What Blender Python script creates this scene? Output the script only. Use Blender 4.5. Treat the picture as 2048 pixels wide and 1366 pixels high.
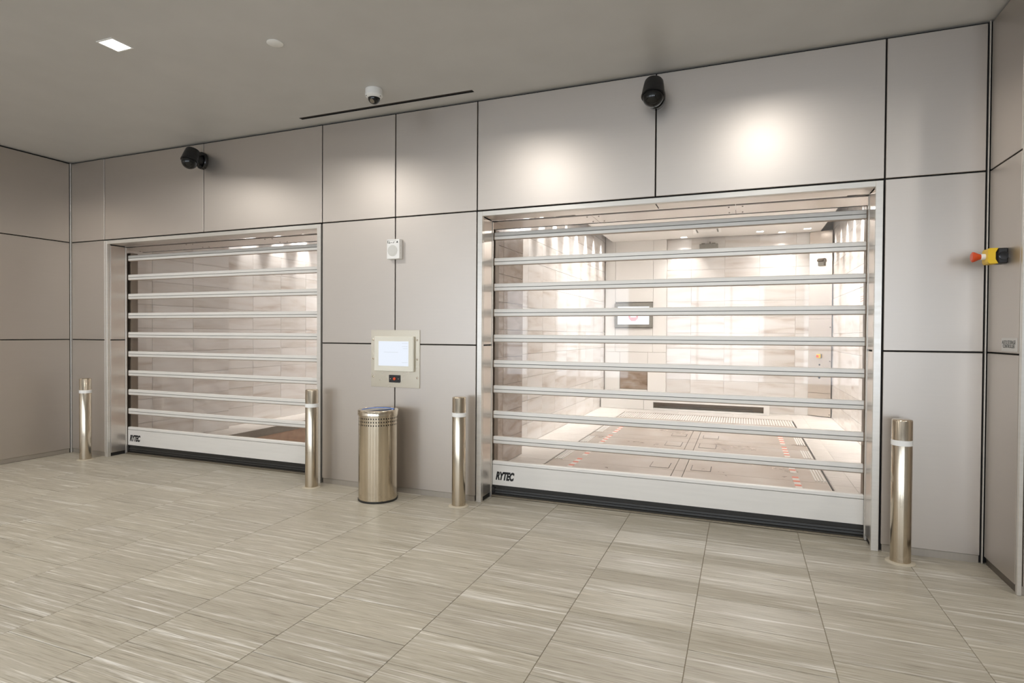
import bpy, bmesh, math, random
from mathutils import Vector, Matrix
random.seed(7)
for o in list(bpy.data.objects): bpy.data.objects.remove(o)
scene = bpy.context.scene
COL = scene.collection

# ------------------------------------------------------------------ camera
CAM = Vector((0.0, -4.5494, 1.445))
yaw, pitch, roll = -0.375093, -0.012831, 0.006362
fwd = Vector((math.sin(yaw)*math.cos(pitch), math.cos(yaw)*math.cos(pitch), math.sin(pitch)))
ri = Vector((math.cos(yaw), -math.sin(yaw), 0)); up = ri.cross(fwd)
r2 = ri*math.cos(roll) + up*math.sin(roll); u2 = -ri*math.sin(roll) + up*math.cos(roll)
cd = bpy.data.cameras.new('camera'); cam = bpy.data.objects.new('camera', cd); COL.objects.link(cam)
cd.sensor_width = 36; cd.lens = 1168.84*36/2048; cd.clip_start = .02
M = Matrix((r2, u2, -fwd)).transposed().to_4x4(); M.translation = CAM
cam.matrix_world = M
scene.camera = cam

# ------------------------------------------------------------------ world, light levels, exposure
SKY = 3.6            # daylight outside the windows behind the camera
DOWN = 17.0          # ceiling downlights of the lobby (W)
COVE = 95.0          # wall-washer heads in the lift bays (W)
BAY = 32.0           # added fill downlights in the lift bays (W)
scene.view_settings.view_transform = 'Standard'
scene.view_settings.look = 'None'
scene.view_settings.gamma = 1.0
scene.view_settings.use_curve_mapping = False
scene.view_settings.exposure = 0.55
scene.cycles.max_bounces = 8; scene.cycles.diffuse_bounces = 4; scene.cycles.glossy_bounces = 3
w = bpy.data.worlds.new('world'); scene.world = w; w.use_nodes = True
bg = w.node_tree.nodes['Background']
bg.inputs[0].default_value = (.82, .9, 1.0, 1); bg.inputs[1].default_value = SKY

# ------------------------------------------------------------------ materials
def new_mat(name):
    m = bpy.data.materials.new(name); m.use_nodes = True
    nt = m.node_tree
    return m, nt, nt.nodes['Principled BSDF']
def simple(name, col, rough=.5, metal=0., spec=.5, emit=None, es=0.):
    m, nt, b = new_mat(name)
    b.inputs['Base Color'].default_value = (*col, 1); b.inputs['Roughness'].default_value = rough
    b.inputs['Metallic'].default_value = metal; b.inputs['Specular IOR Level'].default_value = spec
    if emit:
        b.inputs['Emission Color'].default_value = (*emit, 1); b.inputs['Emission Strength'].default_value = es
    return m
def N(nt, t, **kw):
    n = nt.nodes.new(t)
    for k, v in kw.items(): setattr(n, k, v)
    return n
def ramp(nt, stops):
    r = N(nt, 'ShaderNodeValToRGB'); e = r.color_ramp.elements
    while len(e) < len(stops): e.new(.5)
    for q, (p, c) in zip(e, stops): q.position = p; q.color = (*c, 1)
    return r
def piece_random(nt):
    """one random number for each loose piece, whether it is an object or an island of a joined mesh"""
    oi = N(nt, 'ShaderNodeObjectInfo'); g = N(nt, 'ShaderNodeNewGeometry')
    a = N(nt, 'ShaderNodeMath', operation='ADD'); f = N(nt, 'ShaderNodeMath', operation='FRACT')
    nt.links.new(oi.outputs['Random'], a.inputs[0]); nt.links.new(g.outputs['Random Per Island'], a.inputs[1])
    nt.links.new(a.outputs[0], f.inputs[0])
    return f.outputs[0], g.outputs['Position']
def streak_coords(nt, scale, jump=37.):
    rnd, pos = piece_random(nt)
    sc = N(nt, 'ShaderNodeVectorMath', operation='MULTIPLY'); sc.inputs[1].default_value = scale
    nt.links.new(pos, sc.inputs[0])
    of = N(nt, 'ShaderNodeVectorMath', operation='SCALE'); of.inputs[0].default_value = (jump, jump*1.7, jump*.6)
    nt.links.new(rnd, of.inputs['Scale'])
    ad = N(nt, 'ShaderNodeVectorMath', operation='ADD')
    nt.links.new(sc.outputs[0], ad.inputs[0]); nt.links.new(of.outputs[0], ad.inputs[1])
    return ad.outputs[0], rnd, pos
def mixc(nt, a, b, fac, mode='MIX'):
    m = N(nt, 'ShaderNodeMix', data_type='RGBA', blend_type=mode)
    for s, v in ((6, a), (7, b), (0, fac)):
        if hasattr(v, 'default_value') or hasattr(v, 'links'): nt.links.new(v, m.inputs[s])
        elif isinstance(v, tuple): m.inputs[s].default_value = (*v, 1)
        else: m.inputs[s].default_value = v
    return m.outputs[2]

def brushed(name, col, rough, metal, grain, amount=.12, aniso=0., bump=0.):
    """metal with a fine drawn grain: 'grain' stretches the noise"""
    m, nt, b = new_mat(name)
    g = N(nt, 'ShaderNodeNewGeometry')
    sc = N(nt, 'ShaderNodeVectorMath', operation='MULTIPLY'); sc.inputs[1].default_value = grain
    nt.links.new(g.outputs['Position'], sc.inputs[0])
    no = N(nt, 'ShaderNodeTexNoise'); no.inputs['Scale'].default_value = 1; no.inputs['Detail'].default_value = 4
    nt.links.new(sc.outputs[0], no.inputs['Vector'])
    mr = N(nt, 'ShaderNodeMapRange'); mr.inputs['To Min'].default_value = rough*(1-amount); mr.inputs['To Max'].default_value = rough*(1+amount)
    mr.inputs['From Min'].default_value = .3; mr.inputs['From Max'].default_value = .7
    nt.links.new(no.outputs[0], mr.inputs[0]); nt.links.new(mr.outputs[0], b.inputs['Roughness'])
    c2 = tuple(min(1, x*(1+amount*.35)) for x in col); c1 = tuple(x*(1-amount*.35) for x in col)
    r = ramp(nt, [(.3, c1), (.7, c2)]); nt.links.new(no.outputs[0], r.inputs[0])
    nt.links.new(r.outputs[0], b.inputs['Base Color'])
    b.inputs['Metallic'].default_value = metal
    if aniso:
        b.inputs['Anisotropic'].default_value = aniso
        t = N(nt, 'ShaderNodeTangent', direction_type='RADIAL', axis='Z'); nt.links.new(t.outputs[0], b.inputs['Tangent'])
    if bump:
        bp = N(nt, 'ShaderNodeBump'); bp.inputs['Strength'].default_value = bump; bp.inputs['Distance'].default_value = .002
        nt.links.new(no.outputs[0], bp.inputs['Height']); nt.links.new(bp.outputs[0], b.inputs['Normal'])
    return m

MT = {}
MT['panel'] = brushed('clad_panel_metal', (.60, .55, .50), .42, .94, (3, 3, 140), .035)
MT['jamb'] = brushed('jamb_panel_metal', (.68, .625, .57), .30, .9, (90, 90, 2), .03)
MT['trim'] = brushed('aluminium_trim', (.70, .67, .62), .34, .7, (4, 4, 60), .1)
MT['gap'] = simple('joint_black', (.012, .011, .010), .7)
MT['plinth'] = brushed('plinth_metal', (.46, .42, .37), .4, .7, (60, 4, 4), .1)
MT['steel'] = brushed('bollard_steel', (.60, .52, .41), .18, 1., (70, 70, .4), .2, .5, .05)
MT['binsteel'] = brushed('bin_steel', (.66, .575, .45), .15, 1., (34, 34, .25), .3, .5, .16)
MT['plate'] = brushed('plate_steel', (.64, .59, .49), .28, .95, (1.5, 1.5, 2.5), .12)
MT['whiteband'] = simple('white_tape', (.85, .85, .83), .5)
MT['sealant'] = simple('beige_sealant', (.46, .41, .32), .6)
MT['bar'] = brushed('door_bar_aluminium', (.78, .76, .72), .4, .12, (3, 40, 40), .06)
MT['barend_shade'] = simple('bar_end_cap_and_shade', (.33, .26, .20), .5)
MT['rubber'] = simple('black_rubber', (.016, .015, .013), .45)
MT['threshold'] = brushed('threshold_metal', (.22, .19, .14), .4, .6, (3, 60, 60), .15)
MT['ink'] = simple('black_lettering', (.008, .008, .008), .5)
MT['white'] = simple('white_plastic', (.90, .89, .86), .38)
MT['cream'] = simple('cream_bezel', (.74, .72, .63), .35)
MT['blackgloss'] = simple('black_gloss_plastic', (.006, .006, .007), .12)
MT['blackmatt'] = simple('black_plastic', (.012, .012, .013), .38)
MT['dome'] = simple('smoked_dome', (.006, .006, .006), .06, 0, .5)
MT['lensglass'] = simple('camera_lens', (.28, .25, .21), .08, .7)
MT['red'] = simple('red_plastic', (.72, .085, .02), .35)
MT['yellow'] = simple('yellow_plastic', (.85, .55, .015), .4)
MT['tape_red'] = simple('red_floor_tape', (.78, .22, .14), .5)
MT['tape_white'] = simple('white_floor_tape', (.82, .78, .74), .5)
MT['bag'] = simple('blue_liner_bag', (.13, .23, .55), .3)
MT['darkmetal'] = brushed('dark_metal', (.16, .135, .11), .4, .7, (10, 10, 10), .2)
MT['guide'] = brushed('guide_metal', (.20, .16, .12), .45, .5, (10, 10, 3), .2)
MT['header'] = brushed('header_plate', (.70, .645, .59), .24, .8, (4, 20, 4), .05)
MT['signplate'] = simple('sign_plate', (.62, .60, .57), .45)
MT['concrete'] = brushed('pit_concrete', (.50, .36, .27), .7, 0, (7, 7, 7), .35)
MT['pitsteel'] = brushed('pit_edge_steel', (.30, .29, .26), .5, .4, (12, 12, 12), .35)
MT['paintwall'] = simple('painted_wall', (.50, .47, .43), .6)
MT['mullion'] = simple('window_frame_paint', (.10, .10, .10), .4)
MT['grout'] = simple('floor_grout', (.30, .255, .185), .8)
MT['wallgrout'] = simple('wall_grout', (.80, .75, .70), .8)
MT['baywhite'] = simple('bay_ceiling_paint', (.82, .79, .75), .45)
MT['bayboard'] = simple('bay_white_board', (.86, .84, .81), .3)
MT['lens'] = simple('lamp_lens', (.9, .9, .9), .4, 0, .5, (1, .97, .93), 5.)
MT['screen'] = simple('screen_lit', (.05, .05, .05), .2, 0, .5, (.84, .90, 1.0), .62)
MT['screen_bay'] = simple('bay_screen_lit', (.05, .05, .05), .2, 0, .5, (.93, .97, 1.0), 1.1)
MT['screen_text'] = simple('screen_text', (.05, .05, .05), .2, 0, .5, (.74, .79, .86), .56)
MT['screen_red'] = simple('screen_red', (.05, .05, .05), .2, 0, .5, (1., .42, .46), 1.0)

def ceiling_mat():
    m, nt, b = new_mat('ceiling_satin_paint')
    no = N(nt, 'ShaderNodeTexNoise'); no.inputs['Scale'].default_value = 3; no.inputs['Detail'].default_value = 3
    g = N(nt, 'ShaderNodeNewGeometry'); nt.links.new(g.outputs['Position'], no.inputs['Vector'])
    r = ramp(nt, [(.3, (.58, .565, .54)), (.7, (.61, .595, .57))]); nt.links.new(no.outputs[0], r.inputs[0])
    nt.links.new(r.outputs[0], b.inputs['Base Color']); b.inputs['Roughness'].default_value = .36
    b.inputs['Specular IOR Level'].default_value = .5
    return m
MT['ceiling'] = ceiling_mat()

def floor_tile_mat(name, dark, mid, light, rough):
    m, nt, b = new_mat(name)
    v, rnd, pos = streak_coords(nt, (1.3, 42., 1.))
    n1 = N(nt, 'ShaderNodeTexNoise'); n1.inputs['Scale'].default_value = 1.; n1.inputs['Detail'].default_value = 5; n1.inputs['Roughness'].default_value = .7
    n1.inputs['Distortion'].default_value = .25
    nt.links.new(v, n1.inputs['Vector'])
    r1 = ramp(nt, [(.27, dark), (.43, mid), (.54, mid), (.71, light)])
    nt.links.new(n1.outputs[0], r1.inputs[0])
    # fine broken hairlines
    sc = N(nt, 'ShaderNodeVectorMath', operation='MULTIPLY'); sc.inputs[1].default_value = (4., 4.5, 1.)
    nt.links.new(v, sc.inputs[0])
    n2 = N(nt, 'ShaderNodeTexNoise'); n2.inputs['Scale'].default_value = 1.; n2.inputs['Detail'].default_value = 3
    nt.links.new(sc.outputs[0], n2.inputs['Vector'])
    r2_ = ramp(nt, [(.30, (.62, .60, .57)), (.45, (1, 1, 1)), (.58, (1, 1, 1)), (.70, (1.25, 1.25, 1.26))])
    nt.links.new(n2.outputs[0], r2_.inputs[0])
    c = mixc(nt, r1.outputs[0], r2_.outputs[0], 1., 'MULTIPLY')
    tr = ramp(nt, [(0., (.95, .95, .95)), (1., (1.04, 1.04, 1.03))]); nt.links.new(rnd, tr.inputs[0])
    c = mixc(nt, c, tr.outputs[0], 1., 'MULTIPLY')
    nt.links.new(c, b.inputs['Base Color'])
    b.inputs['Roughness'].default_value = rough; b.inputs['Specular IOR Level'].default_value = .45
    bp = N(nt, 'ShaderNodeBump'); bp.inputs['Strength'].default_value = .12; bp.inputs['Distance'].default_value = .001
    nt.links.new(n2.outputs[0], bp.inputs['Height']); nt.links.new(bp.outputs[0], b.inputs['Normal'])
    return m
MT['ftile'] = floor_tile_mat('striated_floor_tile', (.265, .232, .178), (.385, .352, .285), (.70, .68, .635), .38)
MT['bayftile'] = floor_tile_mat('bay_floor_tile', (.58, .54, .49), (.72, .68, .64), (.80, .77, .74), .3)

def wall_tile_mat():
    m, nt, b = new_mat('veined_wall_tile')
    v, rnd, pos = streak_coords(nt, (1.1, 1.1, 8.))
    n1 = N(nt, 'ShaderNodeTexNoise'); n1.inputs['Scale'].default_value = 1.; n1.inputs['Detail'].default_value = 4; n1.inputs['Distortion'].default_value = .5
    nt.links.new(v, n1.inputs['Vector'])
    r1 = ramp(nt, [(.26, (.58, .51, .46)), (.38, (.72, .68, .645)), (.52, (.79, .765, .745)), (.75, (.82, .81, .80))])
    nt.links.new(n1.outputs[0], r1.inputs[0])
    tr = ramp(nt, [(0., (.93, .92, .90)), (1., (1.04, 1.04, 1.04))]); nt.links.new(rnd, tr.inputs[0])
    c = mixc(nt, r1.outputs[0], tr.outputs[0], 1., 'MULTIPLY')
    nt.links.new(c, b.inputs['Base Color']); b.inputs['Roughness'].default_value = .16
    b.inputs['Specular IOR Level'].default_value = .5
    return m
MT['wtile'] = wall_tile_mat()
def brown_tile_mat(name, a_, b_, c_):
    m, nt, b = new_mat(name)
    v, rnd, pos = streak_coords(nt, (3., 3., 9.))
    n1 = N(nt, 'ShaderNodeTexNoise'); n1.inputs['Scale'].default_value = 1.; n1.inputs['Detail'].default_value = 4; n1.inputs['Distortion'].default_value = .8
    nt.links.new(v, n1.inputs['Vector'])
    r1 = ramp(nt, [(.3, a_), (.5, b_), (.7, c_)])
    nt.links.new(n1.outputs[0], r1.inputs[0]); nt.links.new(r1.outputs[0], b.inputs['Base Color'])
    b.inputs['Roughness'].default_value = .2
    return m
MT['browntile'] = brown_tile_mat('brown_veined_stone', (.22, .15, .10), (.36, .28, .22), (.44, .38, .33))
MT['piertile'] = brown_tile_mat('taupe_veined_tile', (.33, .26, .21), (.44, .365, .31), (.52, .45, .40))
def deck_mat():
    m, nt, b = new_mat('worn_platform_deck')
    g = N(nt, 'ShaderNodeNewGeometry')
    no = N(nt, 'ShaderNodeTexNoise'); no.inputs['Scale'].default_value = 1.6; no.inputs['Detail'].default_value = 5
    nt.links.new(g.outputs['Position'], no.inputs['Vector'])
    r = ramp(nt, [(.3, (.40, .32, .26)), (.5, (.52, .45, .39)), (.7, (.60, .55, .51))]); nt.links.new(no.outputs[0], r.inputs[0])
    nt.links.new(r.outputs[0], b.inputs['Base Color'])
    mr = N(nt, 'ShaderNodeMapRange'); mr.inputs['To Min'].default_value = .18; mr.inputs['To Max'].default_value = .42
    nt.links.new(no.outputs[0], mr.inputs[0]); nt.links.new(mr.outputs[0], b.inputs['Roughness'])
    b.inputs['Metallic'].default_value = .25
    return m
MT['deck'] = deck_mat()
def film_mat():
    m = bpy.data.materials.new('clear_door_film'); m.use_nodes = True
    nt = m.node_tree; nt.nodes.clear()
    out = N(nt, 'ShaderNodeOutputMaterial'); mx = N(nt, 'ShaderNodeMixShader')
    tr = N(nt, 'ShaderNodeBsdfTransparent'); tr.inputs[0].default_value = (.975, .965, .955, 1)
    gl = N(nt, 'ShaderNodeBsdfGlossy'); gl.inputs['Roughness'].default_value = .03; gl.inputs[0].default_value = (1, 1, 1, 1)
    lw = N(nt, 'ShaderNodeLayerWeight'); lw.inputs[0].default_value = .5
    pw = N(nt, 'ShaderNodeMath', operation='POWER'); pw.inputs[1].default_value = 5.
    ma = N(nt, 'ShaderNodeMath', operation='MULTIPLY_ADD'); ma.inputs[1].default_value = .9; ma.inputs[2].default_value = .04
    nt.links.new(lw.outputs['Facing'], pw.inputs[0]); nt.links.new(pw.outputs[0], ma.inputs[0])
    nt.links.new(ma.outputs[0], mx.inputs[0]); nt.links.new(tr.outputs[0], mx.inputs[1]); nt.links.new(gl.outputs[0], mx.inputs[2])
    nt.links.new(mx.outputs[0], out.inputs[0])
    return m
MT['film'] = film_mat()

# ------------------------------------------------------------------ mesh helpers
def add_box(bm, x0, x1, y0, y1, z0, z1):
    v = [bm.verts.new((x, y, z)) for z in (z0, z1) for y in (y0, y1) for x in (x0, x1)]
    for f in ((0, 2, 3, 1), (4, 5, 7, 6), (0, 1, 5, 4), (2, 6, 7, 3), (0, 4, 6, 2), (1, 3, 7, 5)):
        bm.faces.new([v[i] for i in f])
def add_lathe(bm, prof, n=40, cx=0., cy=0., cap0=True, cap1=True):
    rings = []
    for r, z in prof:
        rings.append([bm.verts.new((cx + r*math.cos(2*math.pi*k/n), cy + r*math.sin(2*math.pi*k/n), z)) for k in range(n)])
    for a, b in zip(rings, rings[1:]):
        for k in range(n):
            bm.faces.new((a[k], a[(k+1) % n], b[(k+1) % n], b[k]))
    if cap0: bm.faces.new(rings[0][::-1])
    if cap1: bm.faces.new(rings[-1])
def add_prism(bm, pts, axis, a0, a1):
    """closed outline pts swept along one axis ('x','y' or 'z') from a0 to a1"""
    def P(p, a): return {'x': (a, p[0], p[1]), 'y': (p[0], a, p[1]), 'z': (p[0], p[1], a)}[axis]
    A = [bm.verts.new(P(p, a0)) for p in pts]; B = [bm.verts.new(P(p, a1)) for p in pts]
    n = len(pts)
    bm.faces.new(A[::-1]); bm.faces.new(B)
    for i in range(n): bm.faces.new((A[i], A[(i+1) % n], B[(i+1) % n], B[i]))
def finish(bm, name, bevel=0., smooth=False):
    bmesh.ops.recalc_face_normals(bm, faces=bm.faces)
    if bevel:
        bmesh.ops.bevel(bm, geom=list(bm.edges), offset=bevel, segments=1, affect='EDGES', clamp_overlap=True)
    me = bpy.data.meshes.new(name); bm.to_mesh(me); bm.free()
    if smooth:
        me.polygons.foreach_set('use_smooth', [True]*len(me.polygons))
        try: me.set_sharp_from_angle(angle=math.radians(35))
        except Exception: pass
    return me
def link(name, me, mat, parent=None, loc=(0, 0, 0), rot=None):
    o = bpy.data.objects.new(name, me); COL.objects.link(o)
    if mat is not None and me is not None and not me.materials:
        me.materials.append(MT[mat] if isinstance(mat, str) else mat)
    o.location = loc
    if rot: o.rotation_euler = rot
    if parent: o.parent = parent
    return o
def box(name, mat, b, parent=None, bevel=0.):
    """box given in the parent's coordinates; origin at the box's base centre"""
    x0, x1, y0, y1, z0, z1 = b
    bm = bmesh.new(); cx, cy = (x0+x1)/2, (y0+y1)/2
    add_box(bm, x0-cx, x1-cx, y0-cy, y1-cy, 0, z1-z0)
    return link(name, finish(bm, name, bevel), mat, parent, (cx, cy, z0))
def boxes(name, mat, bs, parent=None, bevel=0.):
    bm = bmesh.new()
    for b in bs: add_box(bm, *b)
    return link(name, finish(bm, name, bevel), mat, parent)
def lathe(name, mat, prof, parent=None, loc=(0, 0, 0), n=40, rot=None, cap0=True, cap1=True):
    bm = bmesh.new(); add_lathe(bm, prof, n, 0, 0, cap0, cap1)
    return link(name, finish(bm, name, 0, True), mat, parent, loc, rot)
def prism(name, mat, pts, axis, a0, a1, parent=None, loc=(0, 0, 0), bevel=0., smooth=False):
    bm = bmesh.new(); add_prism(bm, pts, axis, a0, a1)
    return link(name, finish(bm, name, bevel, smooth), mat, parent, loc)
def empty(name, loc=(0, 0, 0), rot=None, parent=None):
    o = bpy.data.objects.new(name, None); COL.objects.link(o); o.location = loc; o.empty_display_size = .1
    if rot: o.rotation_euler = rot
    if parent: o.parent = parent
    return o
def tag(o, label, cat, group=None):
    o['label'] = label; o['category'] = cat
    if group: o['group'] = group
    return o
def struct(o, label=None):
    o['kind'] = 'structure'
    if label: o['label'] = label
    return o
def text(name, mat, s, size, parent, loc, rot, shear=0., bold=0., extrude=.0006, width=1., align='CENTER', spacing=1.):
    cu = bpy.data.curves.new(name, 'FONT'); cu.body = s; cu.size = size; cu.shear = shear; cu.offset = bold
    cu.extrude = extrude; cu.align_x = align; cu.align_y = 'CENTER'; cu.space_character = spacing
    t = bpy.data.objects.new('tmp', cu); COL.objects.link(t)
    me = bpy.data.meshes.new_from_object(t.evaluated_get(bpy.context.evaluated_depsgraph_get()))
    bpy.data.objects.remove(t); me.materials.clear()
    for v in me.vertices: v.co.x *= width
    return link(name, me, mat, parent, loc, rot)
HALF = math.pi/2
MESH = {}
def slab_mesh(dx, dy, dz, bevel):
    """a shared block with its origin at the minimum corner"""
    k = (round(dx, 4), round(dy, 4), round(dz, 4), bevel)
    if k not in MESH:
        bm = bmesh.new(); add_box(bm, 0, dx, 0, dy, 0, dz); MESH[k] = finish(bm, 'piece', bevel)
    return MESH[k]
def grid_edges(a, b, start, step):
    """cut marks start + k*step inside a..b, with both ends"""
    k = math.ceil((a-start)/step - 1e-6); e = [a]
    while start + k*step < b - 1e-6:
        if start + k*step > a + .02: e.append(start + k*step)
        k += 1
    if b - e[-1] < .02 and len(e) > 1: e.pop()
    return e + [b]

# ------------------------------------------------------------------ key dimensions (metres)
ZC, Z1, Z2 = 3.442, 2.495, 1.347            # ceiling and the two horizontal panel joints
XL, XA, XB, XC, XD, XE, XF, XG, XH = -7.43, -6.838, -5.291, -3.751, -2.934, -2.119, -.6265, .875, 1.44
YFRONT, XFAR, YRET = -9.0, 4.4, -.484
G = .0048                                     # half a panel joint

# ------------------------------------------------------------------ floor of the lobby
floor = boxes('floor', 'grout', [(XL-.2, XFAR+.1, YFRONT-.2, .235, -.12, -.004)])
struct(floor, 'striated beige stone tile floor of the lobby')
TX, TY = .61, .305
def in_front(x, y):
    """roughly what the photograph's frame and a step beside it can see"""
    if y > -.05: return True
    d = Vector((x - CAM.x, y - CAM.y, 0)); f2 = Vector((fwd.x, fwd.y, 0)).normalized()
    z = d.dot(f2); s = d.dot(Vector((f2.y, -f2.x, 0)))
    return z > 1.9 and -1.02*z - .55 < s < 1.0*z + .35
far_tiles = []; ntile = 0
bm_far = bmesh.new()
for k in range(-12, 8):
    x0, x1 = -.2175 + TX*k, -.2175 + TX*(k+1)
    xa, xb = max(x0, XL), min(x1, XFAR)
    if xb - xa < .02: continue
    ys = grid_edges(YFRONT, .2, -.8546 if k % 2 == 0 else -.8546 + TY/2, TY)
    for ya, yb in zip(ys, ys[1:]):
        cx, cy = (xa+xb)/2, (ya+yb)/2
        if xa > XH - .1 and cy > YRET: continue
        h = .0017
        if in_front(cx, cy) and ntile < 300:
            link('tile', slab_mesh(xb-xa-2*h, yb-ya-2*h, .011, .0012), 'ftile', floor, (xa+h, ya+h, -.011)); ntile += 1
        else:
            add_box(bm_far, xa+h, xb-h, ya+h, yb-h, -.011, 0)
ff = link('tile_field', finish(bm_far, 'tile_field'), 'ftile', floor); ff['kind'] = 'stuff'

# ------------------------------------------------------------------ ceiling of the lobby, with the opening of the linear air slot
SLOT = (-3.86, -2.08, -.196, -.150)
def slab_with_hole(bm, x0, x1, y0, y1, z0, z1, hole):
    hx0, hx1, hy0, hy1 = hole
    for a in ((x0, hx0, y0, y1), (hx1, x1, y0, y1), (hx0, hx1, y0, hy0), (hx0, hx1, hy1, y1)):
        add_box(bm, *a, z0, z1)
bm = bmesh.new(); slab_with_hole(bm, XL-.1, XFAR+.1, YFRONT-.1, .03, ZC, ZC+.12, SLOT)
ceil = struct(link('ceiling', finish(bm, 'ceiling'), 'ceiling'), 'smooth grey painted ceiling of the lobby')

# ------------------------------------------------------------------ back wall with its metal panels
wall = boxes('wall_back', 'gap', [
    (XL-.1, XA+.004, .03, .20, 0, ZC), (XC-.004, XE+.004, .03, .20, 0, ZC), (XG-.004, XH+.1, .03, .20, 0, ZC),
    (XA, XC, .03, .20, Z1+.004, ZC), (XE, XG, .03, .20, Z1+.004, ZC)])
struct(wall, 'back wall clad in brushed grey metal panels')
def panel(x0, x1, z0, z1, parent=wall):
    return link('panel', slab_mesh(x1-x0-2*G, .022, z1-z0-2*G, .0022), 'panel', parent, (x0+G, 0, z0+G))
for a, b in ((XL+.012, XA), (XC, XD), (XD, XE), (XG, XH-.0115)):
    panel(a, b, .045, Z2); panel(a, b, Z2, Z1); panel(a, b, Z1, ZC-.013)
for a, b in ((XA, XB), (XB, XC), (XE, XF), (XF, XG)): panel(a, b, Z1, ZC-.013)
for a, b in ((XL+.02, XA-.01), (XC+.012, XE-.012), (XG+.012, XH-.02)):
    box('plinth', 'plinth', (a, b, .006, .03, 0, .048), wall)

# left wall
wl = boxes('wall_left', 'gap', [(XL-.2, XL-.03, YFRONT, .03, 0, ZC)])
struct(wl, 'side wall clad in brushed grey metal panels')
for ya, yb in ((-1.86, -.012), (-3.72, -1.86), (-5.58, -3.72), (-7.44, -5.58), (YFRONT+.02, -7.44)):
    for za, zb in ((.045, Z2), (Z2, Z1), (Z1, ZC-.013)):
        link('panel', slab_mesh(.022, yb-ya-2*G, zb-za-2*G, .0022), 'panel', wl, (XL-.022, ya+G, za+G))
box('plinth', 'plinth', (XL-.03, XL-.006, YFRONT+.05, -.02, 0, .048), wl)
struct(box('trim_1', 'trim', (XL-.012, XL+.010, -.010, .012, 0, ZC-.01), None, .002))
# right return and the pier face that runs out of the picture
wr = boxes('wall_right', 'gap', [(XH+.03, XFAR+.1, YRET+.03, .03, 0, ZC)])
struct(wr, 'projecting pier clad in brushed metal panels')
for za, zb in ((.045, Z2), (Z2, Z1), (Z1, ZC-.013)):
    link('panel', slab_mesh(.022, -YRET-.026-2*G, zb-za-2*G, .0022), 'panel', wr, (XH+.004, YRET+.022+G, za+G))
    for xa, xb in ((XH+.03, XH+1.5), (XH+1.5, XFAR)):
        link('panel', slab_mesh(xb-xa-2*G, .022, zb-za-2*G, .0022), 'panel', wr, (xa+G, YRET+.008, za+G))
box('plinth', 'darkmetal', (XH+.016, XH+.03, YRET+.03, -.01, 0, .048), wr)
box('plinth', 'plinth', (XH+.03, XFAR, YRET+.02, YRET+.03, 0, .048), wr)
struct(box('trim_2', 'trim', (XH-.007, XH+.001, -.004, .014, 0, ZC-.004), None, .002))
struct(box('trim_3', 'trim', (XH+.004, XH+.026, YRET-.006, YRET+.020, 0, ZC-.004), None, .003))

# enclosure beyond the frame: far right wall, and the front wall behind the camera with its windows
struct(boxes('wall_far_right', 'paintwall', [(XFAR, XFAR+.15, YFRONT, YRET+.03, 0, ZC)]))
WIN = [(-7.0, -5.1), (-4.4, -2.5), (-1.7, .5), (1.2, 3.4)]; WZ0, WZ1 = .35, 2.75
wf = bmesh.new(); last = XL-.2
for a, b in WIN:
    add_box(wf, last, a, YFRONT-.2, YFRONT, 0, ZC); add_box(wf, a, b, YFRONT-.2, YFRONT, 0, WZ0); add_box(wf, a, b, YFRONT-.2, YFRONT, WZ1, ZC); last = b
add_box(wf, last, XFAR+.15, YFRONT-.2, YFRONT, 0, ZC)
struct(link('wall_front', finish(wf, 'wall_front'), 'paintwall'))
for i, (a, b) in enumerate(WIN):
    we = struct(empty('window_%d' % (i+1), ((a+b)/2, YFRONT-.1, WZ0)))
    hw = (b-a)/2; H = WZ1-WZ0
    fr = [(-hw, -hw+.05, -.03, .03, 0, H), (hw-.05, hw, -.03, .03, 0, H), (-hw+.05, hw-.05, -.03, .03, 0, .05), (-hw+.05, hw-.05, -.03, .03, H-.05, H)]
    boxes('window_frame', 'mullion', fr, we)
    for t in (-hw/3, hw/3): box('mullion', 'mullion', (t-.02, t+.02, -.025, .025, .05, H-.05), we)
    for q in (H*.33, H*.66): box('transom', 'mullion', (-hw+.05, hw-.05, -.02, .02, q-.018, q+.018), we)
    pd = bpy.data.lights.new('daylight_portal', 'AREA'); pd.shape = 'RECTANGLE'; pd.size = b-a; pd.size_y = H
    pd.cycles.is_portal = True
    po = bpy.data.objects.new('daylight_portal', pd); COL.objects.link(po); po.location = ((a+b)/2, YFRONT-.16, (WZ0+WZ1)/2); po.rotation_euler = (HALF, 0, 0)

# ------------------------------------------------------------------ lift bays behind the doors
ZS, ZT, YB, YP = 3.32, 3.80, 7.30, 2.05      # soffit height, shell top, rear wall, end of the front piers
ROWS = [0.] + [.27 + .305*k for k in range(12)]
def tile_wall_x(parent, x, face, y0, y1, ystart, z1=3.60, ymin=-99, mat='wtile'):
    """wall tiles on a plane x = const; face +1 looks to +x"""
    bmj = bmesh.new(); nj = 0
    ys = grid_edges(y0, y1, ystart, .61)
    for ya, yb in zip(ys, ys[1:]):
        for za, zb in zip(ROWS, ROWS[1:]):
            h = .0018
            if yb < ymin:
                add_box(bmj, min(x, x-face*.012), max(x, x-face*.012), ya+h, yb-h, za+h, zb-h); nj += 1
            else:
                link('tile', slab_mesh(.012, yb-ya-2*h, zb-za-2*h, .001 if mat == 'wtile' else .00101), mat, parent, (x if face < 0 else x-.012, ya+h, za+h))
    if nj: link('tile_field', finish(bmj, 'tile_field'), 'wtile', parent)['kind'] = 'stuff'
    else: bmj.free()
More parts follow.
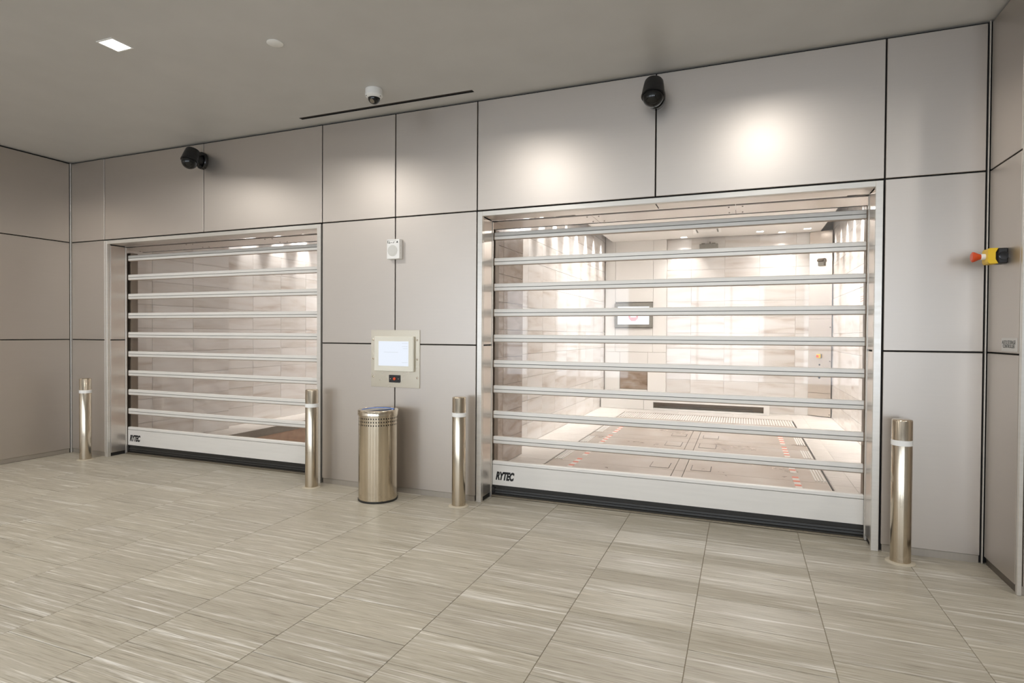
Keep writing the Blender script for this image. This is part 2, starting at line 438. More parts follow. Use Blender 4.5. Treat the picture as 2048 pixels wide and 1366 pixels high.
def tile_wall_y(parent, y, x0, x1, xstart):
    xs = grid_edges(x0, x1, xstart, .61)
    for xa, xb in zip(xs, xs[1:]):
        for za, zb in zip(ROWS, ROWS[1:]):
            h = .0018
            link('tile', slab_mesh(xb-xa-2*h, .012, zb-za-2*h, .001), 'wtile', parent, (xa+h, y, za+h))
BAYS = {'right': (-2.62, 1.48), 'left': (-7.32, -3.22)}
for nm, (bx0, bx1) in BAYS.items():
    w1 = struct(boxes('wall_%s_bay_left' % nm, 'wallgrout', [(bx0-.25, bx0-.010, .21, YB+.2, -1.6, ZT)]))
    tile_wall_x(w1, bx0, 1, YP+.012, YB, YP+.012)
    pier = struct(boxes('wall_%s_bay_pier' % nm, 'wallgrout', [(bx0, bx0+.148, .40, YP-.012, -.02, ZT)]))
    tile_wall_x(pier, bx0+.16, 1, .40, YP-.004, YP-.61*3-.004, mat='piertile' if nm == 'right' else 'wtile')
    for za, zb in zip(ROWS, ROWS[1:]):
        link('tile', slab_mesh(.156, .012, zb-za-.0036, .001), 'wtile', pier, (bx0+.002, YP-.012, za+.0018))
    w2 = struct(boxes('wall_%s_bay_right' % nm, 'wallgrout', [(bx1+.010, bx1+.25, .21, YB+.2, -1.6, ZT)]))
    tile_wall_x(w2, bx1, -1, .5, YB, YP+.012, ymin=3.3 if nm == 'right' else 90)
    w3 = struct(boxes('wall_%s_bay_rear' % nm, 'wallgrout', [(bx0-.2, bx1+.2, YB+.010, YB+.2, -1.6, ZT)]))
    if nm == 'right':
        tile_wall_y(w3, YB, -1.386, bx1, -.929)
        for xa, xb, za, zb in ((bx0+.012, -2.40, 1.10, 3.6), (-2.40, -1.65, 2.1, 3.6), (-2.40, -1.65, 1.10, 1.58), (-1.65, -1.39, 1.10, 3.6),
                               (bx0+.012, -2.30, .13, 1.10), (-2.30, -1.745, .75, 1.10), (-1.745, -1.39, .13, 1.10), (-2.30, -1.745, .13, .35)):
            link('panel', slab_mesh(xb-xa-.004, .05, zb-za-.004, .002), 'bayboard', w3, (xa+.002, YB-.045, za+.002))
        link('panel', slab_mesh(.547, .015, .392, .001), 'browntile', w3, (-2.296, YB-.012, .354))
    else:
        for za, zb in zip(ROWS, ROWS[1:]): link('tile', slab_mesh(bx1-bx0-.004, .012, zb-za-.0036, .001), 'wtile', w3, (bx0+.002, YB, za+.0018))
    sx0, sx1 = bx0+.16, bx1-.195
    cb = struct(boxes('ceiling_%s_bay' % nm, 'baywhite', [(sx0, sx1, .60, YB-.05, ZS, ZS+.05), (bx0-.2, bx1+.2, .20, YB+.2, ZT, ZT+.1)]), 'pale suspended ceiling of the lift bay')
    # wall over the door opening, inside
    struct(boxes('wall_%s_bay_front' % nm, 'baywhite', [(bx0-.2, bx1+.2, .21, .30, 2.60, ZT), (bx0-.2, bx0+.35, .21, .30, 0, 2.60), (bx1-.35, bx1+.2, .21, .30, 0, 2.60)]))
    # floor strips and pit
    px0, px1, py0, py1 = (-2.05, .825, .95, 6.46) if nm == 'right' else (-6.70, -3.80, .95, 6.46)
    fb = boxes('floor_%s_bay' % nm, 'wallgrout', [(bx0-.2, px0, .235, YB+.05, -.25, -.004), (px1, bx1+.2, .235, YB+.05, -.25, -.004), (px0, px1, .235, py0, -.25, -.004), (px0, px1, py1, YB+.05, -.25, -.004)])
    struct(fb, 'pale tiled floor around the lift platform' if nm == 'right' else 'pale tiled floor strip beside the open lift pit')
    xs = [bx0+.16, px0-.004] if nm == 'left' else [bx0, px0-.004]
    for xa, xb in ((bx0, px0-.004), (px1+.004, px1+.19), (px1+.19, bx1)):
        ys = grid_edges(.40, YB, YP-.2, .61)
        for ya, yb in zip(ys, ys[1:]):
            link('tile', slab_mesh(xb-xa-.004, yb-ya-.004, .011, .001), 'bayftile', fb, (xa+.002, ya+.002, -.011))
    for xa, xb in zip([px0, px0+.96, px0+1.92], [px0+.96, px0+1.92, px1]):
        link('tile', slab_mesh(xb-xa-.004, py0-.245, .011, .001), 'bayftile', fb, (xa+.002, .243, -.011))
        link('tile', slab_mesh(xb-xa-.004, YB-py1-.008, .011, .001), 'bayftile', fb, (xa+.002, py1+.006, -.011))
    pm = struct(boxes('wall_%s_pit' % nm, 'concrete', [(px0-.2, px0-.004, py0, py1, -1.6, -.25), (px1+.004, px1+.2, py0, py1, -1.6, -.25), (px0-.2, px1+.2, py0-.2, py0, -1.6, -.25), (px0-.2, px1+.2, py1, py1+.2, -1.6, -.25), (px0-.2, px1+.2, py0-.2, py1+.2, -1.7, -1.6)]))
    if nm == 'left':
        box('edge_plate', 'pitsteel', (px0-.004, px0+.012, py0, py1, -.115, -.004), pm); box('edge_plate', 'pitsteel', (px0, px1, py1-.012, py1, -.115, -.004), pm)
        box('pit_wall', 'concrete', (px0-.004, px0+.006, py0, py1, -.26, -.115), pm)
    # cove fixtures: a bar with small heads washing the wall, in the slot between soffit and wall
    for side, cx in (('left', bx0+.105), ('right', bx1-.12)):
        if nm == 'left' and side == 'right': continue
        cv = empty('cove_light', (cx, (YP+YB)/2, ZS+.12))
        tag(cv, 'row of wall-washing spots in ceiling slot along the %s wall of the %s lift bay' % (side, nm), 'light', 'cove lights in the lift bays')
        yl = (YB-YP)/2 - .08
        box('housing', 'white', (-.03, .03, -yl, yl, .05, .09), cv)
        k = 0
        while YP + .55 + .61*k < YB - .1:
            yy = YP + .55 + .61*k - (YP+YB)/2; k += 1
            lathe('lamp_head', 'white', [(.022, .05), (.022, .0), (.016, -.002)], cv, (0, yy, 0), 14)
            sd = bpy.data.lights.new('cove_spot', 'SPOT'); sd.energy = COVE; sd.spot_size = math.radians(38); sd.spot_blend = .9; sd.shadow_soft_size = .02; sd.color = (1, .97, .935)
            so = bpy.data.objects.new('cove_spot', sd); COL.objects.link(so); so.parent = cv; so.location = (0, yy, -.02)
            so.rotation_euler = (0, math.radians(7 if side == 'left' else -7), 0)

def downlight(x, y, z, label, power, size=.135, group='square recessed downlights', col=(1, .965, .92), spread=160):
    d = empty('downlight', (x, y, z)); tag(d, label, 'light', group)
    s = size/2; t = s+.012
    boxes('trim', 'white', [(-t, -s, -t, t, -.004, .001), (s, t, -t, t, -.004, .001), (-s, s, -t, -s, -.004, .001), (-s, s, s, t, -.004, .001)], d)
    box('lens', 'lens', (-s, s, -s, s, -.002, .0005), d)
    ld = bpy.data.lights.new('downlight_lamp', 'AREA'); ld.shape = 'SQUARE'; ld.size = size*.96; ld.energy = power; ld.color = col; ld.spread = math.radians(spread)
    lo = bpy.data.objects.new('downlight_lamp', ld); COL.objects.link(lo); lo.parent = d; lo.location = (0, 0, -.006)
    return d
downlight(-4.085, -1.755, ZC, 'glowing square recessed downlight in the lobby ceiling at upper left', DOWN*1.15)
for x, y in ((-6.05, -1.755), (-2.0, -1.70), (.15, -1.45), (2.2, -1.45)):
    downlight(x, y, ZC, 'square recessed downlight in the lobby ceiling beyond the picture edge', DOWN*(1.3 if x < -5 else .72 if x > 0 else 1.), group='lobby downlights beyond the picture edge')
for x in (-5.1, -2.035, 1.04):
    for y in (-4.9,):
        downlight(x, y, ZC, 'square recessed downlight in the lobby ceiling beyond the picture edge', DOWN, group='lobby downlights beyond the picture edge')
for x, y, lb in ((-1.06, 7.10, 'recessed downlight casting a pool of light beside the white panelled bay wall'),
                 (.65, 7.10, 'recessed downlight casting a pool of light on the middle of bay rear wall'),
                 (1.04, 6.86, 'recessed downlight near the corner steel panel in the bay'),
                 (.28, 6.90, 'recessed downlight between the bay wall pool and the ceiling air unit')):
    downlight(x, y, ZS, lb, 3.6 if y > 7 else 1.2, .11, 'bay downlights by the rear wall', (1, .97, .94), 95)
for nm, (bx0, bx1) in BAYS.items():  # added downlights that raise the general brightness of both bays
    for x, w_ in ((bx0+1.2, 'first'), (bx1-1.2, 'second')):
        downlight(x, 5.0, ZS, '%s added recessed fill downlight in the middle of the %s lift bay ceiling' % (w_, nm), BAY, .14, 'added fill downlights in the middle of the lift bays', (1, .97, .94), 175)

# ------------------------------------------------------------------ the two roll-up doors
def bar_profile():
    """front at -y; two softly rounded ribs with a groove between them"""
    return [(.016, 0), (-.010, 0), (-.015, .004), (-.016, .028), (-.004, .0285), (-.004, .0325), (-.016, .033), (-.015, .059), (-.010, .064), (.016, .064)]
def make_door(name, x0, x1, mid, letters_dx):
    """x0..x1: outer edges of the frame"""
    d = struct(empty(name, ((x0+x1)/2, 0, 0)), 'clear roll-up door with aluminium bars' )
    ox = (x0+x1)/2
    def B(nm, mat, b, par=d, bev=0.): return box(nm, mat, (b[0]-ox, b[1]-ox, *b[2:]), par, bev)
    a, b = x0+.009, x1-.009            # frame
    i0, i1 = a+.045, b-.045            # jamb faces
    zt = 2.446
    B('frame_post', 'trim', (a, i0, -.010, .030, 0, Z1-.009), d, .002)
    B('frame_post', 'trim', (i1, b, -.010, .030, 0, Z1-.009), d, .002)
    B('frame_head', 'trim', (i0, i1, -.010, .030, zt, Z1-.009), d, .002)
    for s, xj in ((0, i0), (1, i1)):
        xa, xb = (xj-.03, xj-.002) if s == 0 else (xj+.002, xj+.03)
        for za, zb in ((.04, Z2-.006), (Z2+.006, zt-.008)):
            B('jamb_panel', 'jamb', (xa, xb, .034, .205, za, zb), d, .0015)
        B('jamb_core', 'gap', (xa-.02 if s == 0 else xa+.010, xb-.010 if s == 0 else xb+.02, .03, .21, 0, Z1-.02), d)
        B('guide_lip', 'trim', ((xj-.02) if s == 0 else xj-.004, (xj+.004) if s == 0 else xj+.02, .206, .224, 0, zt-.012), d, .0015)
        gx = (xj-.09, xj+.002) if s == 0 else (xj-.002, xj+.09)
        B('guide_post', 'guide', (*gx, .272, .36, 0, 2.38), d, .003)
    for xa, xb in ((i0, mid-.004), (mid+.004, i1)):
        B('soffit_panel', 'jamb', (xa, xb, .034, .205, zt, zt+.02), d, .0015)
    B('head_core', 'gap', (i0-.03, i1+.03, .03, .30, zt+.022, Z1+.05), d)
    # plates under the roller housing, with screws
    n = 3; L = (i1-i0+.5)/n
    for k in range(n):
        hp = B('header_plate', 'header', (i0-.25+L*k+.0015, i0-.25+L*(k+1)-.0015, .268, .60, zt-.004, zt+.008), d)
        for sx in (-L/2+.05, L/2-.05):
            for sy in (-.12, .10):
                lathe('screw', 'darkmetal', [(.006, -.003), (.006, .001)], hp, (sx, sy, 0), 10)
    B('roller_housing', 'gap', (i0-.25, i1+.25, .60, .615, zt-.006, zt+.03), d)
    # curtain
    bz = [2.281 - .2265*k for k in range(9)]
    zb0, zb1 = .100, .313
    tops = [z for z in bz]
    for z in bz:
        bo = prism('bar', 'bar', bar_profile(), 'x', i0-ox+.010, i1-ox-.010, d, (0, .25, z))
        box('gasket', 'rubber', (i0-ox+.010, i1-ox-.010, -.0055, -.003, .0287, .0323), bo)
        box('shadow_strip', 'barend_shade', (i0-ox+.010, i1-ox-.010, -.012, .012, -.004, .0005), bo)  # brown strip paints in the shade along the bar's lower edge
        for e in ((i0-ox-.001, i0-ox+.011), (i1-ox-.011, i1-ox+.001)):
            box('end_cap', 'barend_shade', (e[0], e[1], -.013, .014, .002, .062), bo)
    edges = [2.60] + [v for z in bz for v in (z+.058, z+.006)] + [zb1-.01]
    for zt_, zb_ in zip(edges[::2], edges[1::2]):
        bm = bmesh.new(); bm.faces.new([bm.verts.new(p) for p in ((i0-ox+.004, 0, 0), (i1-ox-.004, 0, 0), (i1-ox-.004, 0, zt_-zb_), (i0-ox+.004, 0, zt_-zb_))])
        link('film_pane', finish(bm, 'film_pane'), 'film', d, (0, .25, zb_))
    # bottom beam, two pieces: rail and deep skirt
    beam = prism('bottom_beam', 'bar', [(.02, zb0), (-.018, zb0), (-.018, .280), (-.008, .281), (-.008, .284), (-.018, .285), (-.017, .307), (-.012, .313), (.02, .313)], 'x', i0-ox+.004, i1-ox-.004, d, (0, .25, 0))
    box('gasket', 'rubber', (i0-ox+.004, i1-ox-.004, -.0095, -.007, .2812, .2838), beam)
    t = text('lettering', 'ink', 'RYTEC', .094, beam, (i0-ox+.118, -.0186, .180), (HALF, 0, 0), .30, .0055, .0004, .84, 'CENTER', .95)
    wd = [v.co.x for v in t.data.vertices]; kx_ = .180/(max(wd)-min(wd))
    for v in t.data.vertices: v.co.x *= kx_
    seal = prism('rubber_seal', 'rubber', [(.018, .022), (-.016, .022), (-.022, .03), (-.018, .045), (-.026, .052), (-.022, .066), (-.016, .07), (-.016, zb0), (.018, zb0)], 'x', i0-ox+.002, i1-ox-.002, d, (0, .25, 0))
    box('end_bracket', 'blackmatt', (i0-ox, i0-ox+.03, -.03, -.016, .035, .085), seal)
    B('threshold', 'threshold', (i0, i1, .205, .30, -.004, .012), d, .003)
    B('floor_track', 'rubber', (i0, i1, .235, .27, .010, .024), d)
    return d
d1 = make_door('door_1', XA, XC, XB, .0); d1['label'] = 'clear roll-up door with aluminium bars opening onto the empty lift pit'
d2 = make_door('door_2', XE, XG, XF, .0); d2['label'] = 'clear roll-up door with aluminium bars in front of the lift platform'

# ------------------------------------------------------------------ bollards
def make_bollard():
    r = .058
    b = empty('bollard')
    lathe('post', 'steel', [(r, 0), (r, .908), (r-.003, .914), (r-.008, .917)], b, n=48)
    lathe('reflective_band', 'whiteband', [(r+.0004, .752), (r+.0016, .752), (r+.0016, .786), (r+.0004, .786)], b, n=48, cap0=False, cap1=False)
    lathe('floor_ring', 'sealant', [(r+.0005, .010), (r+.012, .010), (r+.026, .004), (r+.027, .0), (r+.0005, 0)], b, n=48, cap0=False, cap1=False)
    return b
def copy_thing(o, loc):
    c = o.copy(); COL.objects.link(c); c.location = loc
    for ch in o.children:
        k = ch.copy(); COL.objects.link(k); k.parent = c
    return c
bol = make_bollard()
for i, (x, y, lb) in enumerate(((-6.87, -.195, 'brushed steel bollard beside the far left corner of the lobby'),
                                (-3.735, -.160, 'brushed steel bollard between the left roll-up door and the litter bin'),
                                (-2.20, -.160, 'brushed steel bollard between the litter bin and the right roll-up door'),
                                (.957, -.168, 'brushed steel bollard at the right end of the right roll-up door'))):
    o = bol if i == 0 else copy_thing(bol, (x, y, 0))
    o.location = (x, y, 0); tag(o, lb, 'bollard', 'steel bollards along the wall')

# ------------------------------------------------------------------ litter bin
bn = empty('litter_bin', (-2.945, -.243, 0)); tag(bn, 'round brushed steel litter bin with blue liner under the wall screen', 'bin')
R = .166
lathe('base_ring', 'rubber', [(R+.001, .0), (R+.004, .003), (R+.004, .016), (R, .018)], bn, n=64)
lathe('body', 'binsteel', [(R, .016), (R, .640)], bn, n=64, cap0=False, cap1=False)
lathe('liner_drum', 'blackmatt', [(R-.008, .60), (R-.008, .755)], bn, n=64, cap0=True, cap1=False)
bm = bmesh.new(); NH = 48
zr = [.640, .655, .667, .683, .695, .711, .723, .742]
cols = [];
for k in range(NH):
    for t in (0., .60): cols.append(2*math.pi*(k+t)/NH)
grid = [[bm.verts.new((R*math.cos(a), R*math.sin(a), z)) for a in cols] for z in zr]
for j in range(len(zr)-1):
    for i in range(len(cols)):
        if i % 2 == 1 and j in (1, 3, 5): continue
        i2 = (i+1) % len(cols)
        bm.faces.new((grid[j][i], grid[j][i2], grid[j+1][i2], grid[j+1][i]))
link('perforated_band', finish(bm, 'perforated_band', 0, True), 'binsteel', bn)
lathe('rim', 'binsteel', [(R+.001, .736), (R+.007, .738), (R+.007, .778), (R+.003, .784), (R-.020, .786), (R-.024, .782), (R-.024, .760)], bn, n=64, cap0=False, cap1=False)
# half flap (closed) and half flap swung down, turned towards the camera's left
bm = bmesh.new(); ang = math.radians(62); pts = []
for k in range(25):
    t = ang + math.pi*k/24
    pts.append(((R-.026)*math.cos(t), (R-.026)*math.sin(t)))
add_prism(bm, pts, 'z', .772, .777); link('flap', finish(bm, 'flap'), 'plate', bn)
bm = bmesh.new(); pts = []
for k in range(25):
    t = ang + math.pi + math.pi*k/24
    pts.append(((R-.03)*math.cos(t), (R-.03)*math.sin(t)))
add_prism(bm, pts, 'z', -.003, .003)
ax = Vector((math.cos(ang), math.sin(ang), 0))
bmesh.ops.rotate(bm, verts=bm.verts, cent=(0, 0, 0), matrix=Matrix.Rotation(math.radians(84), 3, ax))
bmesh.ops.translate(bm, verts=bm.verts, vec=(0, 0, .768))
link('swing_flap', finish(bm, 'swing_flap'), 'plate', bn)
bm = bmesh.new(); rings = []
for q, (rr, zz) in enumerate(((R-.0246, .783), (R-.033, .768), (R-.045, .715), (R-.06, .68), (.05, .655), (.012, .65))):
    rings.append([bm.verts.new(((rr+random.uniform(-.006, .0))*math.cos(2*math.pi*k/36), (rr+random.uniform(-.006, .0))*math.sin(2*math.pi*k/36), zz+random.uniform(-.008, .008)*(q > 0))) for k in range(36)])
for a, b in zip(rings, rings[1:]):
    for k in range(36): bm.faces.new((a[k], a[(k+1) % 36], b[(k+1) % 36], b[k]))
bm.faces.new(rings[-1])
link('liner_bag', finish(bm, 'liner_bag'), 'bag', bn)

# ------------------------------------------------------------------ touch screen station on the wall
ks = empty('touch_screen_station', (-2.928, 0, .954)); tag(ks, 'steel wall plate with lit touch screen and key switch above the bin', 'screen')
box('back_plate', 'plate', (-.257, .257, -.008, 0, 0, .520), ks, .001)
bz_ = prism('bezel', 'cream', [(-.206, .146), (.206, .146), (.206, .462), (-.206, .462)], 'y', -.034, -.008, ks, (0, 0, 0), .004)
box('display', 'screen', (-.157, .157, -.0352, -.033, .196, .418), bz_)
for x0, x1, z in ((-.10, .05, .318), (.09, .15, .398), (.09, .15, .372), (.10, .15, .352), (.09, .15, .226)):
    box('screen_line', 'screen_text', (x0, x1, -.0356, -.0352, z, z+.004), bz_)
for sx in (-.232, .232):
    for z in (.092, .258, .430):
        lathe('screw', 'steel', [(.0085, 0), (.0085, .003), (.005, .005)], ks, (sx, -.008, z), 14, (HALF, 0, 0))
sw = box('key_switch', 'blackmatt', (-.060, .058, -.014, -.008, .044, .112), ks, .001)
lathe('button', 'red', [(.013, 0), (.013, .008), (.009, .010)], sw, (.002, -.003, .034), 16, (HALF, 0, 0))
for sx in (-.042, .042): lathe('switch_screw', 'steel', [(.004, 0), (.004, .002)], sw, (sx, -.003, .034), 10, (HALF, 0, 0))

# ------------------------------------------------------------------ alarm sounder
sp = empty('alarm_sounder', (-2.925, 0, 2.112)); tag(sp, 'small white wall alarm sounder with round grille above the touch screen', 'alarm')
box('housing', 'white', (-.066, .066, -.052, 0, 0, .178), sp, .004)
lathe('grille', simple('grille_grey', (.66, .65, .61), .6), [(.049, 0), (.050, .002), (.044, .004), (.038, .0035), (.036, .005), (.0, .006)][:5], sp, (-.004, -.052, .075), 36, (HALF, 0, 0))
MT['greyprint'] = simple('grey_print', (.20, .19, .17), .6)
for x0, x1, z0, z1 in ((-.058, -.050, .142, .165), (-.046, -.028, .140, .147), (-.040, -.034, .148, .160), (-.022, -.012, .143, .150), (-.004, .010, .142, .148), (.004, .018, .150, .155), (-.056, .030, .1655, .1672)):
    box('print', 'greyprint', (x0, x1, -.0523, -.052, z0, z1), sp)
prism('mark', 'ink', [(-.010, 0), (.010, 0), (0, .018)], 'y', -.0528, -.052, sp, (.044, 0, .144))
for z in (.05, .075, .085, .115): box('side_slot', 'cream', (.0658, .0665, -.034, -.026, z, z+.006), sp)

# ------------------------------------------------------------------ wall cameras
def wall_camera(x, z, label):
    c = empty('surveillance_camera', (x, 0, z)); tag(c, label, 'camera', 'black wall cameras under the ceiling')
    # wall plate: tall rounded shield
    pts = [(.072*math.cos(t), .088*math.sin(t)*(1 if math.sin(t) > 0 else 1.05)) for t in [2*math.pi*k/28 for k in range(28)]]
    prism('wall_plate', 'blackgloss', pts, 'y', -.040, 0, c, (0, 0, .008), .006, True)
    lathe('arm', 'blackmatt', [(.05, 0), (.045, .10)], c, (0, -.03, .0), 24, (HALF, 0, 0))
    head = empty('head', (0, -.125, .088), (math.radians(-18), 0, 0), c); head.scale = (.92, .92, .92)
    lathe('hood', 'blackmatt', [(.018, .0), (.068, -.004), (.074, -.014), (.083, -.07), (.090, -.125), (.0925, -.140), (.0895, -.146)], head, n=40, cap1=False)
    lathe('ring', 'blackgloss', [(.0925, -.140), (.094, -.146), (.0925, -.152), (.083, -.153)], head, n=40, cap0=False, cap1=False)
    lathe('dome', 'dome', [(.083*math.cos(t), -.150-.083*math.sin(t)) for t in [HALF*k/10 for k in range(10)]], head, n=40, cap0=True, cap1=True)
    lathe('hanger', 'steel', [(.008, .0), (.008, .035)], head, (0, .02, -.004), 12)
    return c
wall_camera(XB, 3.235, 'black domed surveillance camera high above the left roll-up door')
wall_camera(XF, 3.235, 'black domed surveillance camera high above the right roll-up door')
dm = empty('dome_camera', (-2.83, -.485, ZC)); tag(dm, 'white ceiling dome camera beside the air slot', 'camera')
lathe('base', 'white', [(.068, 0), (.070, -.004), (.070, -.040), (.072, -.042), (.072, -.052), (.062, -.066), (.050, -.072)], dm, n=40)
lathe('dome', 'dome', [(.049*math.cos(t), -.070-.049*math.sin(t)) for t in [HALF*k/9 for k in range(9)]], dm, n=36)
for k in range(3):
    t = math.radians(-125 + 120*k); lathe('screw', 'darkmetal', [(.004, 0), (.004, .003)], dm, (.0655*math.cos(t), .0655*math.sin(t), -.0625), 8, (math.radians(180), 0, 0))
lathe('lens_ring', 'lensglass', [(.020, 0), (.018, .004), (.0, .006)][:2], dm, (.006, -.036, -.106), 20, (math.radians(140), 0, 0))
cp = lathe('ceiling_cover_disc', 'white', [(.054, 0), (.055, -.004), (.050, -.007), (.0, -.0075)][:3], None, (-3.02, -1.378, ZC), 36)
tag(cp, 'round white cover disc on the ceiling near the glowing downlight', 'cover')
sl = empty('air_slot', ((SLOT[0]+SLOT[1])/2, (SLOT[2]+SLOT[3])/2, ZC)); tag(sl, 'long narrow black air slot in the ceiling along the wall', 'vent')
hx, hy = (SLOT[1]-SLOT[0])/2, (SLOT[3]-SLOT[2])/2
boxes('duct', 'gap', [(-hx, hx, -hy, hy, .06, .07), (-hx, hx, -hy, -hy+.003, 0, .06), (-hx, hx, hy-.003, hy, 0, .06), (-hx, -hx+.003, -hy, hy, 0, .06), (hx-.003, hx, -hy, hy, 0, .06)], sl)
boxes('blade', 'darkmetal', [(-hx+.003, hx-.003, -.002, .002, .004, .03)], sl)

# ------------------------------------------------------------------ emergency stop and sign on the right return
es = empty('emergency_stop', (XH+.004, -.250, 1.925)); tag(es, 'yellow and black emergency stop box with red mushroom button on the pier', 'emergency stop')
box('base_box', 'blackmatt', (-.045, 0, -.045, .045, -.045, .045), es, .004)
lathe('conduit_entry', 'blackgloss', [(.024, 0), (.024, .006), (.010, .007)], es, (-.022, -.045, 0), 20, (HALF, 0, 0))
prism('cover', 'yellow', [(-.088, -.046), (-.045, -.046), (-.058, -.020), (-.058, .020), (-.045, .046), (-.088, .046), (-.096, .035), (-.096, -.035)], 'y', -.047, .047, es, (0, 0, 0), .002)
lathe('button', 'red', [(.016, .100), (.016, .122), (.020, .130), (.030, .150), (.031, .158), (.024, .163)], es, (0, 0, 0), 28, (0, -HALF, 0))
lathe('collar', 'white', [(.018, .092), (.018, .118)], es, (0, 0, 0), 24, (0, -HALF, 0))
sg = box('sign', 'signplate', (XH, XH+.004, -.440, -.237, 1.362, 1.440))
tag(sg, 'small grey sign lettered auto storage controller on the pier', 'sign')
text('lettering', 'ink', 'AUTO STORAGE', .030, sg, (-.0026, 0.002, .052), (HALF, 0, -HALF), 0, .0, .0002, .86, 'CENTER', .95)
text('lettering', 'ink', 'CONTROLLER', .030, sg, (-.0026, 0.002, .029), (HALF, 0, -HALF), 0, .0, .0002, .86, 'CENTER', .95)

# ------------------------------------------------------------------ lift platform in the right bay
lp = empty('lift_platform', (-.6125, 3.7, 0)); tag(lp, 'worn metal car lift platform behind the right roll-up door', 'platform')
ox, oy = -.6125, 3.7
def D(nm, mat, b, par=lp, bev=0.): return box(nm, mat, (b[0]-ox, b[1]-ox, b[2]-oy, b[3]-oy, b[4], b[5]), par, bev)
D('frame', 'gap', (-2.046, .821, .956, 6.454, -.16, -.020))
X0, X1 = -2.028, .803
cuts = [.965, 1.89, 3.12, 3.635, 3.955, 5.72]
for ya, yb in zip(cuts, cuts[1:]):
    for xa, xb in ((X0, -.667), (-.667, -.557), (-.557, X1)):
        D('deck_plate', 'deck', (xa+.003, xb-.003, ya+.003, yb-.003, -.02, 0))
D('deck_plate', 'deck', (X0+.003, X1-.003, 6.395, 6.45, -.02, 0))
for x0, x1, y0, y1 in ((-.932, -.726, 1.955, 2.235), (-.50, -.296, 1.955, 2.225), (-.934, -.726, 3.29, 3.61), (-.51, -.296, 3.30, 3.62), (-.934, -.726, 4.07, 4.30), (-.50, -.292, 4.05, 4.30)):
    h = D('hatch', 'gap', (x0, x1, y0, y1, 0, .0008)); box('cover', 'deck', (-(x1-x0)/2+.006, (x1-x0)/2-.006, -(y1-y0)/2+.006, (y1-y0)/2-.006, .0004, .003), h)
# ribbed strip at the far end: slats across, one by one
nx = 70; st = (X1-X0)/nx
D('rib_bed', 'deck', (X0+.003, X1-.003, 5.723, 6.392, -.02, -.006))
for k in range(nx):
    link('slat', slab_mesh(st*.55, .66, .007, .0), 'bayboard', lp, (X0+st*(k+.22)-ox, 5.727-oy, -.006))
for x0 in (X0+.01, X1-.112):
    for ya, yb in ((1.95, 2.55), (2.62, 2.98), (3.10, 3.60), (3.99, 4.68), (4.9, 5.5)):
        for j in range(4):
            link('rib', slab_mesh(.015, yb-ya, .005, 0), 'bayboard', lp, (x0+.027*j-ox, ya-oy, 0))
for x0 in (-1.765, .497):
    t0 = 1.40; k = 0
    while t0 < 4.75:
        D('tape_mark', 'tape_white', (x0-.008, x0+.052, t0, t0+.0995, 0, .0008)); D('tape_mark', 'tape_red', (x0-.008, x0+.052, t0+.10, t0+.17, 0, .0009)); t0 += .17 + (.18 if k % 4 == 3 else .0); k += 1
# kerb with its dark slot along the rear wall
kb = empty('wheel_stop_kerb', (-1.07, 6.98, 0)); tag(kb, 'pale kerb with a long dark slot along the rear wall of the lift bay', 'kerb')
kx = -1.07
for xa, xb in ((-2.60, -1.76), ):
    box('kerb_panel', 'bayboard', (xa-kx, xb-kx-.003, -.09, .20, .002, .185), kb, .002)
boxes('slot_frame', 'bayboard', [(-1.757-kx, -1.58-kx, -.09, .20, .002, .185), (.375-kx, .470-kx, -.09, .20, .002, .185), (-1.58-kx, .375-kx, -.09, .20, .152, .185), (-1.58-kx, .375-kx, -.09, .20, .002, .038)], kb)
box('slot_back', 'guide', (-1.58-kx, .375-kx, .02, .03, .038, .152), kb)
box('slot_rail', 'darkmetal', (-1.50-kx, .20-kx, -.04, -.02, .06, .075), kb)
# bay display
ds = empty('wall_display', (-2.025, YB-.05, 1.59)); tag(ds, 'wall display showing a red stop symbol on the white bay wall', 'screen')
box('casing', 'pitsteel', (-.375, .375, -.06, .0, 0, .487), ds, .004)
box('display', 'screen_bay', (-.31, .31, -.0625, -.058, .062, .415), ds)
pts = [(.105*math.cos(t), .105*math.sin(t)) for t in [2*math.pi*(k+.5)/8 for k in range(8)]]
prism('stop_symbol', 'screen_red', pts, 'y', -.0632, -.062, ds, (0, 0, .225))
box('symbol_bar', 'screen_bay', (-.055, .055, -.0638, -.063, .205, .262), ds)
# projector box high on the rear wall
pj = empty('sensor_box', (-.61, YB, 2.98)); tag(pj, 'grey sensor box mounted high on the bay rear wall', 'sensor')
box('housing', 'pitsteel', (-.165, .165, -.16, 0, 0, .20), pj, .003)
boxes('bracket', 'darkmetal', [(-.13, -.07, -.14, -.05, .20, .215), (.06, .12, -.14, -.05, .20, .215), (-.07, .06, -.10, -.09, .205, .212)], pj)
lathe('aerial', 'darkmetal', [(.008, .20), (.008, .25)], pj, (.02, -.06, 0), 8)
ac = empty('ceiling_air_unit', (-.60, 6.45, ZS)); tag(ac, 'square ceiling air unit in the lift bay', 'air unit')
boxes('frame', 'white', [(-.23, -.19, -.23, .23, -.012, 0), (.19, .23, -.23, .23, -.012, 0), (-.19, .19, -.23, -.19, -.012, 0), (-.19, .19, .19, .23, -.012, 0)], ac, .002)
box('grille', 'baywhite', (-.16, .16, -.16, .16, -.014, -.002), ac, .003)
boxes('louvre', 'pitsteel', [(-.19, -.16, -.19, .19, -.004, 0), (.16, .19, -.19, .19, -.004, 0), (-.16, .16, -.19, -.16, -.004, 0), (-.16, .16, .16, .19, -.004, 0)], ac)
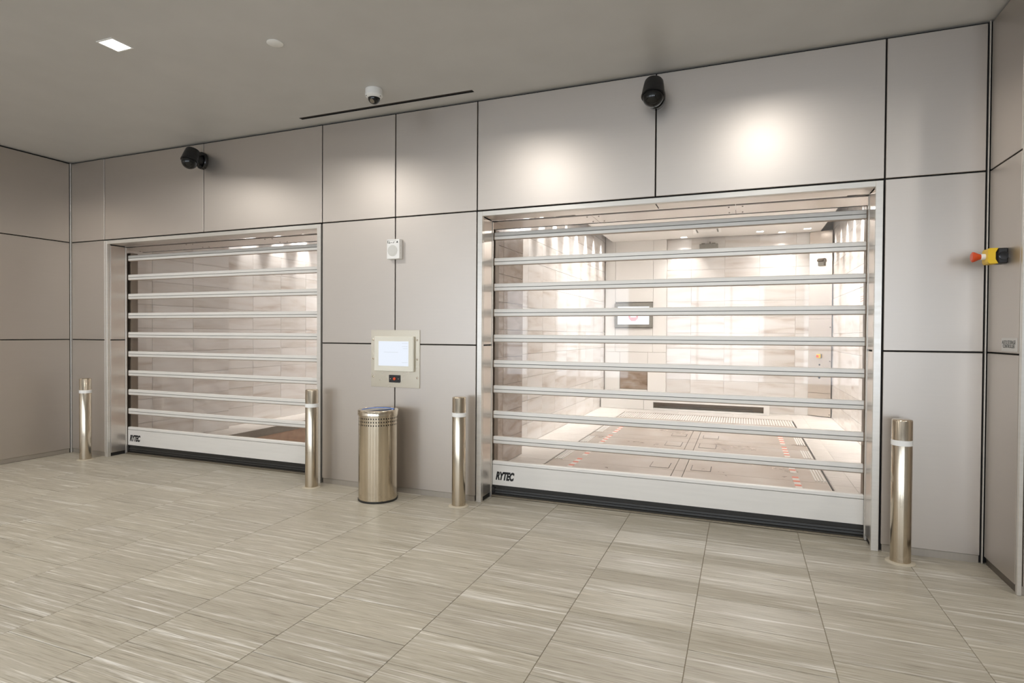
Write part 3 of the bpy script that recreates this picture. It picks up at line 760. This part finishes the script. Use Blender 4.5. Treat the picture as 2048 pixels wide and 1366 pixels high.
# angled steel panel in the far corner, with its fittings
pa, pb = Vector((1.125, 7.285)), Vector((1.468, 7.10)); pv = (pb-pa); pl = pv.length; pang = math.atan2(pv.y, pv.x)
ap = empty('access_panel', ((pa.x+pb.x)/2, (pa.y+pb.y)/2, 0), (0, 0, pang)); tag(ap, 'tall angled steel access panel in the far corner of the lift bay', 'panel')
for za, zb in ((.01, .42), (.424, 1.75), (1.754, 2.95), (2.954, 3.315)):
    box('door_leaf', 'header', (-pl/2, pl/2, -.012, .012, za, zb), ap, .0015)
for z in (.05, 1.0, 1.6): lathe('screw', 'darkmetal', [(.009, 0), (.009, .004)], ap, (pl/2-.02, -.012, z), 8, (HALF, 0, 0))
lathe('keyhole', 'ink', [(.014, 0), (.014, .003)], ap, (0, -.012, .93), 12, (HALF, 0, 0))
lathe('lock', 'ink', [(.018, 0), (.018, .004)], ap, (0, -.012, .70), 12, (HALF, 0, 0))
def on_panel(nm, z, off=0.):
    q = Vector(((pa.x+pb.x)/2, (pa.y+pb.y)/2, z)) + Vector((math.cos(pang), math.sin(pang), 0))*off - Vector((-math.sin(pang), math.cos(pang), 0))*.012
    return empty(nm, q, (0, 0, pang))
e2 = on_panel('emergency_stop', 1.085); tag(e2, 'tiny yellow emergency stop on the angled steel panel in the bay', 'emergency stop')
box('cover', 'yellow', (-.03, .03, -.06, -.02, -.035, .035), e2, .003); box('base_box', 'blackmatt', (-.032, .032, -.02, 0, -.037, .037), e2)
lathe('button', 'red', [(.012, .06), (.012, .075), (.022, .085), (.022, .095)], e2, (0, 0, 0), 18, (HALF, 0, 0))
hs = on_panel('key_box', 2.69, .02); tag(hs, 'small grey hooded box high on the angled steel panel', 'box')
box('housing', 'pitsteel', (-.05, .05, -.05, 0, 0, .13), hs, .003)
prism('hood', 'darkmetal', [(-.09, .085), (-.05, .075), (-.05, .12), (0, .135), (0, .14), (-.055, .13)], 'x', -.052, .052, hs)
# printed notice on the right wall of the bay
nt_ = empty('notice', (1.48, 4.28, 1.86)); tag(nt_, 'small clear notice with red printing on the bay side wall', 'notice')
box('sheet', 'bayboard', (-.0025, 0, -.28, .26, 0, .16), nt_)
box('red_heading', 'tape_red', (-.0032, -.0025, -.24, -.14, .125, .145), nt_)
lathe('red_disc', 'tape_red', [(.033, 0), (.033, .0008)], nt_, (-.0025, -.19, .075), 20, (0, -HALF, 0))
for z in (.05, .08, .11): box('print_line', 'tape_red', (-.0029, -.0025, -.08, .22, z, z+.006), nt_)
